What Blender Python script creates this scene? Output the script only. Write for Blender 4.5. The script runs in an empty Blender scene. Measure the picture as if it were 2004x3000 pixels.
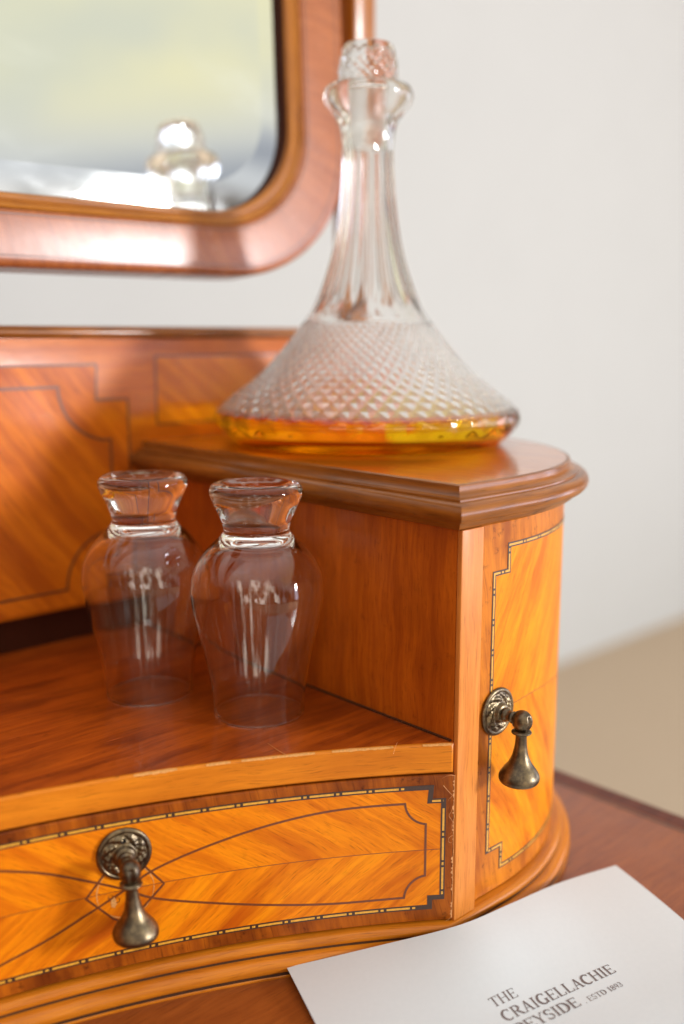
import bpy, bmesh, math, random
from math import sin, cos, pi, radians, sqrt, atan2, hypot
from mathutils import Vector

random.seed(7)
scene = bpy.context.scene
COL = scene.collection
MM = 0.001

# ------------------------------------------------------------------ camera
CAM_H = 188.0                      # mm above the little shelf (z = 0)
YAW, PITCH = 43.0, 10.053
cam_data = bpy.data.cameras.new("camera")
cam = bpy.data.objects.new("camera", cam_data)
COL.objects.link(cam)
cam.location = (0, 0, CAM_H * MM)
cam.rotation_euler = (radians(90 - PITCH), 0, radians(-YAW))
cam_data.sensor_fit = 'VERTICAL'
cam_data.sensor_height = 36.0
cam_data.sensor_width = 24.0
cam_data.lens = 2888.0 / 3000.0 * 36.0
cam_data.clip_start = 0.01
cam_data.clip_end = 100
cam_data.dof.use_dof = True
cam_data.dof.focus_distance = 0.468
cam_data.dof.aperture_fstop = 2.8
scene.camera = cam

# ------------------------------------------------------------------ render settings
scene.view_settings.view_transform = 'Standard'
scene.view_settings.look = 'None'
scene.view_settings.gamma = 1.0
scene.view_settings.use_curve_mapping = False
scene.view_settings.exposure = 0.26
cy = scene.cycles
cy.max_bounces = 18
cy.transmission_bounces = 18
cy.glossy_bounces = 8
cy.diffuse_bounces = 4
cy.caustics_reflective = True
cy.caustics_refractive = True
cy.sample_clamp_indirect = 25.0
cy.blur_glossy = 0.4
cy.use_denoising = True

# ------------------------------------------------------------------ node helpers
class NT:
    def __init__(s, tree):
        s.t = tree
        tree.nodes.clear()
    def n(s, typ, **kw):
        nd = s.t.nodes.new(typ)
        for k, v in kw.items():
            if k.startswith('i_'):
                key = k[2:]
                key = int(key) if key.isdigit() else key.replace('_', ' ')
                s.set(nd.inputs[key], v)
            else:
                setattr(nd, k, v)
        return nd
    def set(s, sock, v):
        if hasattr(v, 'is_output') or isinstance(v, bpy.types.NodeSocket):
            s.t.links.new(v, sock)
        else:
            sock.default_value = v
    def math(s, op, a, b=0.0, c=None, clamp=False):
        nd = s.t.nodes.new('ShaderNodeMath'); nd.operation = op; nd.use_clamp = clamp
        s.set(nd.inputs[0], a); s.set(nd.inputs[1], b)
        if c is not None: s.set(nd.inputs[2], c)
        return nd.outputs[0]
    def smooth(s, v, lo, hi):
        nd = s.t.nodes.new('ShaderNodeMapRange'); nd.interpolation_type = 'SMOOTHSTEP'
        s.set(nd.inputs[0], v)
        nd.inputs[1].default_value = lo; nd.inputs[2].default_value = hi
        return nd.outputs[0]
    def mix(s, f, a, b, mode='MIX'):
        nd = s.t.nodes.new('ShaderNodeMix'); nd.data_type = 'RGBA'; nd.blend_type = mode
        s.set(nd.inputs[0], f); s.set(nd.inputs[6], a); s.set(nd.inputs[7], b)
        return nd.outputs[2]
    def noise(s, vec, scale, detail=4, rough=0.55, dist=0.0):
        nd = s.t.nodes.new('ShaderNodeTexNoise')
        s.t.links.new(vec, nd.inputs['Vector'])
        nd.inputs['Scale'].default_value = scale; nd.inputs['Detail'].default_value = detail
        nd.inputs['Roughness'].default_value = rough; nd.inputs['Distortion'].default_value = dist
        return nd.outputs[0]
    def mapping(s, vec, loc=(0, 0, 0), rot=0.0, scale=(1, 1, 1)):
        nd = s.t.nodes.new('ShaderNodeMapping')
        s.t.links.new(vec, nd.inputs[0])
        nd.inputs[1].default_value = loc; nd.inputs[2].default_value = (0, 0, rot); nd.inputs[3].default_value = scale
        return nd.outputs[0]

def c4(c): return (c[0], c[1], c[2], 1.0)

# ------------------------------------------------------------------ world: the room the mirror and the glass look into
world = bpy.data.worlds.new("World")
scene.world = world
world.use_nodes = True
w = NT(world.node_tree)
tc = w.n('ShaderNodeTexCoord')
sep = w.n('ShaderNodeSeparateXYZ', i_0=tc.outputs['Generated'])
X_, Y_, Z_ = sep.outputs
az = w.math('MULTIPLY', w.math('ARCTAN2', X_, w.math('MULTIPLY', Y_, -1.0)), 180 / pi)   # degrees to the right of -Y
el = w.math('MULTIPLY', w.math('ARCSINE', Z_), 180 / pi)
# furniture, people and doorways of the room as soft upright shapes
shape = w.noise(w.mapping(tc.outputs['Generated'], scale=(6, 6, 2.2)), 1.0, 6, 0.62)
mids = w.mix(w.smooth(shape, 0.46, 0.64), (0.10, 0.07, 0.045, 1), (0.95, 0.9, 0.85, 1))
room = w.mix(w.smooth(el, -22, -4), (0.62, 0.38, 0.21, 1), mids)
room = w.mix(w.smooth(el, 12, 34), room, (0.72, 0.69, 0.65, 1))
room = w.mix(w.smooth(el, 42, 62), room, (1.15, 1.13, 1.10, 1))
wob = w.noise(w.mapping(tc.outputs['Generated'], scale=(4, 4, 8)), 1.0, 4)
# pale yellow-green curtains above the window, grey wall under them
right = w.math('MULTIPLY', w.smooth(az, 4, 20), w.math('SUBTRACT', 1.0, w.smooth(az, 68, 80)))
garden = w.mix(w.smooth(wob, 0.33, 0.58), (0.66, 0.66, 0.54, 1), (0.82, 0.77, 0.50, 1))
garden = w.mix(w.smooth(el, 16, 22), (0.58, 0.59, 0.61, 1), garden)
gm = w.math('MULTIPLY', right, w.math('MULTIPLY', w.smooth(el, 11, 12.5), w.math('SUBTRACT', 1.0, w.smooth(el, 40, 52))))
room = w.mix(gm, room, garden)
beam = w.math('MULTIPLY', w.math('MULTIPLY', w.smooth(el, 13.0, 15), w.math('SUBTRACT', 1.0, w.smooth(el, 15.5, 18.5))), w.math('MULTIPLY', w.smooth(az, 22, 34), w.math('SUBTRACT', 1.0, w.smooth(az, 60, 70))))
room = w.mix(w.math('MULTIPLY', beam, 0.75), room, (0.24, 0.26, 0.31, 1))
# the window: pale sky behind thin curtains, folds running up and down
fold = w.noise(w.mapping(tc.outputs['Generated'], scale=(11, 11, 0.8)), 1.0, 3, 0.6)
wm = w.math('MULTIPLY', w.smooth(az, 24, 33), w.math('SUBTRACT', 1.0, w.smooth(az, 82, 88)))
wm = w.math('MULTIPLY', wm, w.math('MULTIPLY', w.smooth(el, -10, -6), w.math('SUBTRACT', 1.0, w.smooth(el, 6, 10.5))))
wcol = w.mix(w.smooth(fold, 0.38, 0.56), (1.6, 1.65, 1.85, 1), (3.6, 3.9, 4.9, 1))
room = w.mix(wm, room, wcol)
# a second window behind the camera, broken by glazing bars, curtains and people
bw = w.math('MULTIPLY', w.smooth(az, -82, -72), w.math('SUBTRACT', 1.0, w.smooth(az, -8, 2)))
bw = w.math('MULTIPLY', bw, w.math('MULTIPLY', w.smooth(el, -14, -6), w.math('SUBTRACT', 1.0, w.smooth(el, 24, 30))))
bcol = w.mix(w.smooth(shape, 0.50, 0.60), (0.28, 0.20, 0.14, 1), (4.2, 3.8, 3.2, 1))
room = w.mix(bw, room, bcol)
# the far left of the room, away from the window, is dim
room = w.mix(w.smooth(X_, -0.75, -0.98), room, w.mix(1.0, room, (0.30, 0.27, 0.24, 1), 'MULTIPLY'))
bg = w.n('ShaderNodeBackground', i_Color=room, i_Strength=1.0)
wo = w.n('ShaderNodeOutputWorld')
w.t.links.new(bg.outputs[0], wo.inputs[0])

# ------------------------------------------------------------------ the window light, coming low from the front right
key_data = bpy.data.lights.new("window_light", 'AREA')
key = bpy.data.objects.new("window_light", key_data)
COL.objects.link(key)
kdir = Vector((0.62, -1.0, 0.19))
key.location = Vector((0.42, 0.45, 0.12)) + kdir * 3.7
key.rotation_euler = (-kdir).to_track_quat('-Z', 'Y').to_euler()
key_data.shape = 'RECTANGLE'
key_data.size = 0.50
key_data.size_y = 0.62
key_data.energy = 138.0
key_data.color = (0.975, 0.985, 1.0)

# ------------------------------------------------------------------ mesh helpers (coordinates in millimetres)
def obj(name, verts, faces, mat, parent=None, uvs=None, smooth=False, angle=None):
    me = bpy.data.meshes.new(name)
    me.from_pydata([(v[0] * MM, v[1] * MM, v[2] * MM) for v in verts], [], faces)
    if uvs is not None:
        ul = me.uv_layers.new(name="UVMap")
        for lp in me.loops:
            ul.data[lp.index].uv = uvs[lp.vertex_index]
    me.materials.append(mat)
    o = bpy.data.objects.new(name, me)
    COL.objects.link(o)
    if smooth:
        for p in me.polygons: p.use_smooth = True
        if angle is not None:
            try: me.set_sharp_from_angle(angle=radians(angle))
            except Exception: pass
    if parent is not None: o.parent = parent
    return o

def fix_normals(o):
    bm = bmesh.new(); bm.from_mesh(o.data)
    bmesh.ops.recalc_face_normals(bm, faces=bm.faces)
    bm.to_mesh(o.data); bm.free()
    return o

def empty(name, label, cat, loc=(0, 0, 0)):
    o = bpy.data.objects.new(name, None)
    o.empty_display_size = 0.02
    COL.objects.link(o)
    o['label'] = label; o['category'] = cat
    return o

def box(name, x0, x1, y0, y1, z0, z1, mat, parent, bevel=0.0, uvaxes=(0, 2), segs=2):
    bm = bmesh.new()
    vs = [bm.verts.new((x * MM, y * MM, z * MM)) for x in (x0, x1) for y in (y0, y1) for z in (z0, z1)]
    for f in ((0, 1, 3, 2), (4, 6, 7, 5), (0, 4, 5, 1), (2, 3, 7, 6), (0, 2, 6, 4), (1, 5, 7, 3)):
        bm.faces.new([vs[i] for i in f])
    bmesh.ops.recalc_face_normals(bm, faces=bm.faces)
    if bevel > 0:
        bmesh.ops.bevel(bm, geom=list(bm.edges), offset=bevel * MM, segments=segs, affect='EDGES', profile=0.5)
    ul = bm.loops.layers.uv.new("UVMap")
    for f in bm.faces:
        n = [abs(c) for c in f.normal]
        for lp in f.loops:
            co = lp.vert.co * 10
            if n[2] > max(n[0], n[1]): lp[ul].uv = (co.x, co.y)
            elif n[0] > n[1]: lp[ul].uv = (co.z, co.y)
            else: lp[ul].uv = (co.x, co.z) if uvaxes == (0, 2) else (co.z, co.x)
    me = bpy.data.meshes.new(name); bm.to_mesh(me); bm.free()
    me.materials.append(mat)
    o = bpy.data.objects.new(name, me); COL.objects.link(o); o.parent = parent
    if bevel > 0:
        for p in me.polygons: p.use_smooth = True
        me.set_sharp_from_angle(angle=radians(40))
    return o

# surfaces of the furniture: (s, z, off) -> mm point, off is outwards
DR, DCY = 555.0, -157.0
def S_drawer(s, z, off=0.0):
    th = s / DR
    return ((DR - off) * sin(th), DCY + (DR - off) * cos(th), z)
PCX, PCY, PR = 378.0, 435.0, 148.0
def S_door(s, z, off=0.0):
    if s <= 0: return (PCX + s, PCY - PR - off, z)
    q = PR * pi / 2
    if s <= q:
        a = s / PR
        return (PCX + (PR + off) * sin(a), PCY - (PR + off) * cos(a), z)
    return (PCX + PR + off, PCY + (s - q), z)
YB = 550.0
KB = YB / 533.0
def S_back(s, z, off=0.0):
    return (s * KB, YB - off, 188 + (z - 188) * KB)

def arange(a, b, step):
    n = max(1, int(math.ceil(abs(b - a) / step)))
    return [a + (b - a) * i / n for i in range(n + 1)]

def patches(name, S, rects, off, mat, parent, step=8.0, jit=0.0):
    V, Fc, U = [], [], []
    for (s0, s1, z0, z1) in rects:
        ss, zs = arange(s0, s1, step), arange(z0, z1, 12)
        b = len(V)
        for z in zs:
            for s in ss:
                V.append(S(s, z, off)); U.append((s / 100, z / 100))
        m = len(ss)
        for j in range(len(zs) - 1):
            for i in range(m - 1):
                a = b + j * m + i
                Fc.append((a, a + 1, a + m + 1, a + m))
    return obj(name, V, Fc, mat, parent, U, smooth=True)

def shell(name, S, s0, s1, z0, z1, thick, mat, parent, step=5.0, off=0.0, edge=0.6):
    """curved board: front face with small eased edges, sides and back"""
    ss = arange(s0 + edge, s1 - edge, step)
    cols = [(s0, -edge)] + [(s, 0) for s in ss] + [(s1, -edge)]
    zs = [(z0, -edge), (z0 + edge, 0), ((z0 + z1) / 2, 0), (z1 - edge, 0), (z1, -edge)]
    V, U, Fc = [], [], []
    def pt(s, z, o):
        V.append(S(s, z, off + o)); U.append((s / 100, z / 100))
    for z, oz in zs:
        for s, os_ in cols: pt(s, z, min(oz, os_))
    m = len(cols); k = len(zs)
    for j in range(k - 1):
        for i in range(m - 1):
            a = j * m + i
            Fc.append((a, a + 1, a + m + 1, a + m))
    base = len(V)
    for z, oz in zs:
        for s, os_ in cols: pt(s, z, -thick)
    for j in range(k - 1):
        for i in range(m - 1):
            a = base + j * m + i
            Fc.append((a + m, a + m + 1, a + 1, a))
    for i in range(m - 1):
        Fc.append((base + i, base + i + 1, i + 1, i))
        t = (k - 1) * m
        Fc.append((t + i, t + i + 1, base + t + i + 1, base + t + i))
    for j in range(k - 1):
        Fc.append((j * m, (j + 1) * m, base + (j + 1) * m, base + j * m))
        e = m - 1
        Fc.append((base + j * m + e, base + (j + 1) * m + e, (j + 1) * m + e, j * m + e))
    o = obj(name, V, Fc, mat, parent, U, smooth=True, angle=35)
    return fix_normals(o)

def densify(pts, step):
    out = [pts[0]]
    for a, b in zip(pts[:-1], pts[1:]):
        n = max(1, int(math.ceil(hypot(b[0] - a[0], b[1] - a[1]) / step)))
        for i in range(1, n + 1):
            out.append((a[0] + (b[0] - a[0]) * i / n, a[1] + (b[1] - a[1]) * i / n))
    return out

def ribbon(name, S, pts, width, off, mat, parent, step=6.0, h=0.12, closed=False, wfun=None):
    """flat inlaid strip following a polyline on a surface, mitred at the corners"""
    pts = densify(pts, step)
    n = len(pts)
    V, U, Fc = [], [], []
    run = 0.0
    for i, p in enumerate(pts):
        a = pts[i - 1] if i > 0 else (pts[-2] if closed else None)
        b = pts[i + 1] if i < n - 1 else (pts[1] if closed else None)
        def nrm(q, r):
            dx, dy = r[0] - q[0], r[1] - q[1]; L = hypot(dx, dy) or 1
            return (-dy / L, dx / L)
        if a is None: nn = nrm(p, b); sc = 1
        elif b is None: nn = nrm(a, p); sc = 1
        else:
            n1, n2 = nrm(a, p), nrm(p, b)
            mx, my = n1[0] + n2[0], n1[1] + n2[1]; L = hypot(mx, my) or 1
            nn = (mx / L, my / L); sc = min(1.6, 1 / max(0.5, nn[0] * n1[0] + nn[1] * n1[1]))
        if a is not None: run += hypot(p[0] - a[0], p[1] - a[1])
        ww = width * (wfun(run) if wfun else 1.0)
        for k, o_ in ((-0.5, off - h), (-0.5, off), (0.5, off), (0.5, off - h)):
            q = (p[0] + nn[0] * ww * sc * k, p[1] + nn[1] * ww * sc * k)
            V.append(S(q[0], q[1], o_)); U.append((run / 100, k * ww / 100))
    for i in range(n - 1):
        for k in range(3):
            a = i * 4 + k
            Fc.append((a, a + 4, a + 5, a + 1))
    if not closed:
        Fc.append((0, 1, 2, 3)); e = (n - 1) * 4; Fc.append((e + 3, e + 2, e + 1, e))
    return obj(name, V, Fc, mat, parent, U, smooth=False)

def lathe(profile, seg, cx=0, cy_=0, cz=0, rfun=None, close=False):
    """profile [(r, z)], returns verts, faces; poles where r == 0"""
    V, Fc, rings = [], [], []
    for i, (r, z) in enumerate(profile):
        if r <= 1e-6:
            rings.append([len(V)]); V.append((cx, cy_, cz + z))
        else:
            ring = []
            for k in range(seg):
                a = 2 * pi * k / seg
                rr = r + (rfun(a, z, i) if rfun else 0.0)
                ring.append(len(V)); V.append((cx + rr * cos(a), cy_ + rr * sin(a), cz + z))
            rings.append(ring)
    prs = list(zip(rings[:-1], rings[1:]))
    if close: prs.append((rings[-1], rings[0]))
    for A, B in prs:
        if len(A) == 1 and len(B) == 1: continue
        for k in range(seg):
            k2 = (k + 1) % seg
            if len(A) == 1: Fc.append((A[0], B[k2], B[k]))
            elif len(B) == 1: Fc.append((A[k], A[k2], B[0]))
            else: Fc.append((A[k], A[k2], B[k2], B[k]))
    return V, Fc

def catmull(pts, sub):
    """smooth curve through points [(r, z)]"""
    out = []
    n = len(pts)
    for i in range(n - 1):
        p0 = pts[max(0, i - 1)]; p1 = pts[i]; p2 = pts[i + 1]; p3 = pts[min(n - 1, i + 2)]
        for k in range(sub):
            t = k / sub
            out.append(tuple(0.5 * ((2 * p1[j]) + (-p0[j] + p2[j]) * t + (2 * p0[j] - 5 * p1[j] + 4 * p2[j] - p3[j]) * t * t
                                    + (-p0[j] + 3 * p1[j] - 3 * p2[j] + p3[j]) * t ** 3) for j in range(len(p1))))
    out.append(tuple(pts[-1]))
    return out

# ------------------------------------------------------------------ materials
def wood(name, dark, mid, light, angle=0.0, along=2.0, across=40.0, fig=None, figamt=0.0, blotch=0.25,
         rough=0.40, coat=0.13, coatr=0.16, seed=0.0, specks=0.0, bump=0.04, scratch=0.0, spec=0.16):
    m = bpy.data.materials.new(name); m.use_nodes = True
    t = NT(m.node_tree)
    uv = t.n('ShaderNodeUVMap').outputs[0]
    base = t.mapping(uv, loc=(seed, seed * 0.7, 0), rot=angle)
    warp = t.noise(t.mapping(base, scale=(1.6, 3.0, 1)), 1.0, 2)
    # bend the grain a little
    wv = t.n('ShaderNodeVectorMath', operation='ADD')
    t.set(wv.inputs[0], base)
    cmb = t.n('ShaderNodeCombineXYZ'); t.set(cmb.inputs[1], t.math('MULTIPLY', t.math('SUBTRACT', warp, 0.5), 0.10))
    t.set(wv.inputs[1], cmb.outputs[0])
    gvec = wv.outputs[0]
    fine = t.noise(t.mapping(gvec, scale=(along, across, 1)), 1.0, 6, 0.62)
    pore = t.noise(t.mapping(gvec, scale=(along * 4, across * 5, 1)), 1.0, 3, 0.6)
    f = t.smooth(fine, 0.28, 0.72)
    col = t.mix(f, c4(dark), c4(light))
    col = t.mix(0.55, col, c4(mid))
    if fig:
        fg = t.noise(t.mapping(gvec, loc=(3.1, 1.7, 0), scale=(fig[0], fig[1], 1)), 1.0, 3, 0.5, 0.25)
        col = t.mix(t.math('MULTIPLY', t.smooth(fg, 0.46, 0.70), figamt), col, c4(dark))
        col = t.mix(t.math('MULTIPLY', t.math('SUBTRACT', 1.0, t.smooth(fg, 0.28, 0.46)), figamt * 0.7), col, c4(light))
    bl = t.noise(t.mapping(base, loc=(7.3, 2.2, 0), scale=(2.2, 3.4, 1)), 1.0, 4, 0.6)
    col = t.mix(t.math('MULTIPLY', t.smooth(bl, 0.42, 0.75), blotch), col, c4([d * 0.75 for d in dark]))
    col = t.mix(t.math('MULTIPLY', t.smooth(pore, 0.55, 0.70), 0.55), col, c4([d * 0.55 for d in dark]))
    if specks:
        sp = t.noise(t.mapping(uv, scale=(14, 14, 1)), 1.0, 5, 0.7)
        col = t.mix(t.math('MULTIPLY', t.smooth(sp, 0.56, 0.72), specks), col, c4([d * 0.35 for d in dark]))
    rg = t.noise(t.mapping(uv, scale=(5, 5, 1)), 1.0, 5, 0.7)
    rr = t.math('ADD', rough - 0.08, t.math('MULTIPLY', rg, 0.16))
    bs = t.n('ShaderNodeBsdfPrincipled')
    if scratch:
        sc1 = t.noise(t.mapping(uv, rot=0.5, scale=(3, 90, 1)), 1.0, 2, 0.5)
        sc2 = t.noise(t.mapping(uv, rot=0.5, scale=(4, 9, 1)), 1.0, 2, 0.5)
        sm = t.math('MULTIPLY', t.smooth(sc1, 0.70, 0.76), t.smooth(sc2, 0.55, 0.7))
        col = t.mix(t.math('MULTIPLY', sm, scratch), col, c4([min(1, l * 1.5 + 0.06) for l in light]))
    t.set(bs.inputs['Base Color'], col)
    t.set(bs.inputs['Roughness'], rr)
    bs.inputs['Specular IOR Level'].default_value = spec
    bs.inputs['Coat Weight'].default_value = coat
    t.set(bs.inputs['Coat Roughness'], t.math('ADD', coatr - 0.05, t.math('MULTIPLY', rg, 0.10)))
    bs.inputs['Coat IOR'].default_value = 1.5
    bp = t.n('ShaderNodeBump'); bp.inputs['Strength'].default_value = 0.25; bp.inputs['Distance'].default_value = 0.0004
    t.set(bp.inputs['Height'], t.math('ADD', t.math('MULTIPLY', fine, bump * 8), t.math('MULTIPLY', pore, bump * 4)))
    t.set(bs.inputs['Normal'], bp.outputs[0])
    bp2 = t.n('ShaderNodeBump'); bp2.inputs['Strength'].default_value = 0.10; bp2.inputs['Distance'].default_value = 0.0006
    t.set(bp2.inputs['Height'], t.noise(t.mapping(uv, scale=(9, 9, 1)), 1.0, 2, 0.5))
    t.set(bs.inputs['Coat Normal'], bp2.outputs[0])
    out = t.n('ShaderNodeOutputMaterial'); t.t.links.new(bs.outputs[0], out.inputs[0])
    return m

def plain(name, col, rough=0.5, metallic=0.0, coat=0.0, spec=0.5):
    m = bpy.data.materials.new(name); m.use_nodes = True
    t = NT(m.node_tree)
    tc_ = t.n('ShaderNodeTexCoord')
    nz = t.noise(t.mapping(tc_.outputs['Object'], scale=(900, 900, 900)), 1.0, 3)
    c = t.mix(t.smooth(nz, 0.3, 0.7), c4([v * 0.85 for v in col]), c4([min(1, v * 1.12) for v in col]))
    bs = t.n('ShaderNodeBsdfPrincipled', i_Base_Color=c, i_Roughness=rough, i_Metallic=metallic)
    bs.inputs['Coat Weight'].default_value = coat
    bs.inputs['Coat Roughness'].default_value = 0.15
    bs.inputs['Specular IOR Level'].default_value = spec
    out = t.n('ShaderNodeOutputMaterial'); t.t.links.new(bs.outputs[0], out.inputs[0])
    return m

SAT_L, SAT_M, SAT_D = (0.95, 0.335, 0.004), (0.85, 0.225, 0.003), (0.46, 0.075, 0.002)
M_sat_up = wood("satinwood_upper", SAT_D, SAT_M, SAT_L, angle=radians(34), along=2.6, across=34, fig=(1.6, 9), figamt=0.5, blotch=0.10, specks=0.16, seed=1.3)
M_sat_lo = wood("satinwood_lower", SAT_D, SAT_M, SAT_L, angle=radians(-38), along=2.6, across=34, fig=(1.4, 8), figamt=0.85, blotch=0.10, specks=0.16, seed=4.7)
M_sat_dtop = wood("satinwood_door_upper", SAT_D, (0.82, 0.28, 0.004), SAT_L, angle=radians(-60), along=2.6, across=30, fig=(1.6, 7), figamt=0.5, blotch=0.12, specks=0.18, seed=2.1)
M_sat_dbot = wood("satinwood_door_lower", SAT_D, (0.80, 0.26, 0.004), SAT_L, angle=radians(58), along=2.6, across=28, fig=(1.4, 6), figamt=0.9, blotch=0.15, specks=0.2, seed=8.1)
M_cross = wood("crossband", (0.15, 0.026, 0.003), (0.36, 0.080, 0.005), (0.56, 0.15, 0.006), angle=radians(80), along=1.5, across=22, fig=(3, 7), figamt=0.6, blotch=0.8, specks=0.9, seed=3.3)
M_crossd = wood("crossband_door", (0.28, 0.055, 0.006), (0.62, 0.18, 0.012), (0.76, 0.26, 0.016), angle=radians(80), along=1.5, across=22, fig=(3, 7), figamt=0.5, blotch=0.5, specks=0.8, seed=6.3)
M_pil = wood("pilaster_wood", (0.48, 0.13, 0.022), (0.67, 0.225, 0.040), (0.78, 0.30, 0.06), angle=radians(0), along=1.5, across=30, blotch=0.22, seed=5.5, coatr=0.25, rough=0.42)
M_edge = wood("shelf_edge_wood", (0.46, 0.115, 0.006), (0.68, 0.20, 0.008), (0.80, 0.27, 0.015), along=2, across=30, blotch=0.25, seed=9.5, fig=(1, 5), figamt=0.3)
M_mah = wood("mahogany_shelf", (0.16, 0.020, 0.002), (0.40, 0.066, 0.004), (0.54, 0.105, 0.006), along=1.6, across=26, fig=(1.4, 9), figamt=0.7, blotch=0.4, seed=0.4, scratch=0.9, specks=0.35, coat=0.5, coatr=0.12)
M_part = wood("mahogany_partition", (0.26, 0.038, 0.002), (0.50, 0.098, 0.004), (0.60, 0.14, 0.006), angle=0, along=2.4, across=34, fig=(1.0, 6), figamt=0.5, blotch=0.4, seed=2.8, specks=0.3, coat=0.25)
M_table = wood("mahogany_table", (0.15, 0.028, 0.006), (0.28, 0.072, 0.012), (0.37, 0.105, 0.018), along=1.5, across=24, fig=(0.8, 5), figamt=0.3, blotch=0.3, seed=5.1, coat=0.35, coatr=0.2)
M_top = wood("cabinet_top_wood", (0.42, 0.085, 0.004), (0.66, 0.17, 0.005), (0.76, 0.24, 0.008), angle=radians(8), along=1.4, across=24, fig=(0.9, 5), figamt=0.4, blotch=0.15, seed=7.4, coat=1.0, coatr=0.09, rough=0.3)
M_mould = wood("moulding_wood", (0.10, 0.026, 0.004), (0.30, 0.090, 0.010), (0.44, 0.15, 0.018), along=1.5, across=30, fig=(2, 8), figamt=0.4, blotch=0.4, seed=1.9, coat=0.5, coatr=0.14)
M_bmould = wood("base_moulding_wood", (0.32, 0.08, 0.005), (0.58, 0.17, 0.008), (0.70, 0.25, 0.012), along=1.5, across=30, fig=(2, 8), figamt=0.3, blotch=0.3, seed=3.9, coat=0.35)
M_back = wood("backboard_wood", (0.32, 0.055, 0.003), (0.54, 0.125, 0.005), (0.66, 0.18, 0.008), angle=radians(0), along=1.4, across=22, fig=(0.9, 5), figamt=0.4, blotch=0.2, seed=4.2, coat=0.45, coatr=0.2)
M_backp = wood("backboard_panel_wood", (0.32, 0.048, 0.003), (0.64, 0.145, 0.004), (0.80, 0.22, 0.006), angle=radians(52), along=1.2, across=18, fig=(0.9, 5), figamt=0.65, blotch=0.1, seed=6.7, coat=0.45, coatr=0.2)
M_backp2 = wood("backboard_side_panel_wood", (0.34, 0.065, 0.003), (0.60, 0.15, 0.005), (0.72, 0.22, 0.008), angle=radians(40), along=1.2, across=18, fig=(0.9, 5), figamt=0.55, blotch=0.1, seed=9.9, coat=0.45, coatr=0.2)
M_frame = wood("mirror_frame_wood", (0.23, 0.055, 0.015), (0.38, 0.105, 0.028), (0.47, 0.150, 0.04), angle=radians(90), along=1.4, across=26, fig=(2, 7), figamt=0.3, blotch=0.25, seed=3.6, coat=0.75, coatr=0.27, rough=0.35)
M_inner = wood("mirror_moulding_wood", (0.16, 0.045, 0.008), (0.36, 0.115, 0.012), (0.50, 0.19, 0.018), along=1.5, across=30, blotch=0.2, seed=8.6, coat=0.40)
M_band = wood("table_banding", (0.06, 0.012, 0.006), (0.13, 0.030, 0.014), (0.19, 0.05, 0.022), angle=radians(90), along=1.5, across=22, blotch=0.3, seed=1.1)
M_dark = plain("ebony_stringing", (0.050, 0.020, 0.010), 0.4, coat=0.4)
M_string = plain("brown_stringing", (0.16, 0.040, 0.008), 0.4, coat=0.4)
M_box = plain("boxwood_dash", (0.74, 0.36, 0.035), 0.4, coat=0.5)
M_raw = plain("worn_raw_wood", (0.66, 0.30, 0.08), 0.8)
M_fibre = plain("torn_veneer", (0.72, 0.34, 0.12), 0.7)
M_hole = plain("screw_hole_dark", (0.008, 0.005, 0.004), 0.9)
M_black = plain("dark_gap_wood", (0.050, 0.010, 0.003), 0.7, spec=0.15)
M_ink = plain("printed_ink", (0.15, 0.115, 0.11), 0.7)

def brass():
    m = bpy.data.materials.new("aged_brass"); m.use_nodes = True
    t = NT(m.node_tree)
    g = t.n('ShaderNodeTexCoord').outputs['Object']
    n1 = t.noise(t.mapping(g, scale=(160, 160, 160)), 1.0, 5, 0.65)
    n2 = t.noise(t.mapping(g, scale=(600, 600, 600)), 1.0, 4, 0.65)
    col = t.mix(t.smooth(n1, 0.35, 0.65), (0.095, 0.073, 0.052, 1), (0.25, 0.185, 0.105, 1))
    col = t.mix(t.math('MULTIPLY', t.smooth(n2, 0.5, 0.7), 0.5), col, (0.11, 0.085, 0.065, 1))
    bs = t.n('ShaderNodeBsdfPrincipled', i_Base_Color=col, i_Metallic=1.0)
    t.set(bs.inputs['Roughness'], t.math('ADD', 0.22, t.math('MULTIPLY', n2, 0.28)))
    bp = t.n('ShaderNodeBump'); bp.inputs['Strength'].default_value = 0.15; bp.inputs['Distance'].default_value = 0.0003
    t.set(bp.inputs['Height'], n2); t.set(bs.inputs['Normal'], bp.outputs[0])
    o = t.n('ShaderNodeOutputMaterial'); t.t.links.new(bs.outputs[0], o.inputs[0])
    return m
M_brass = brass()

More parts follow.
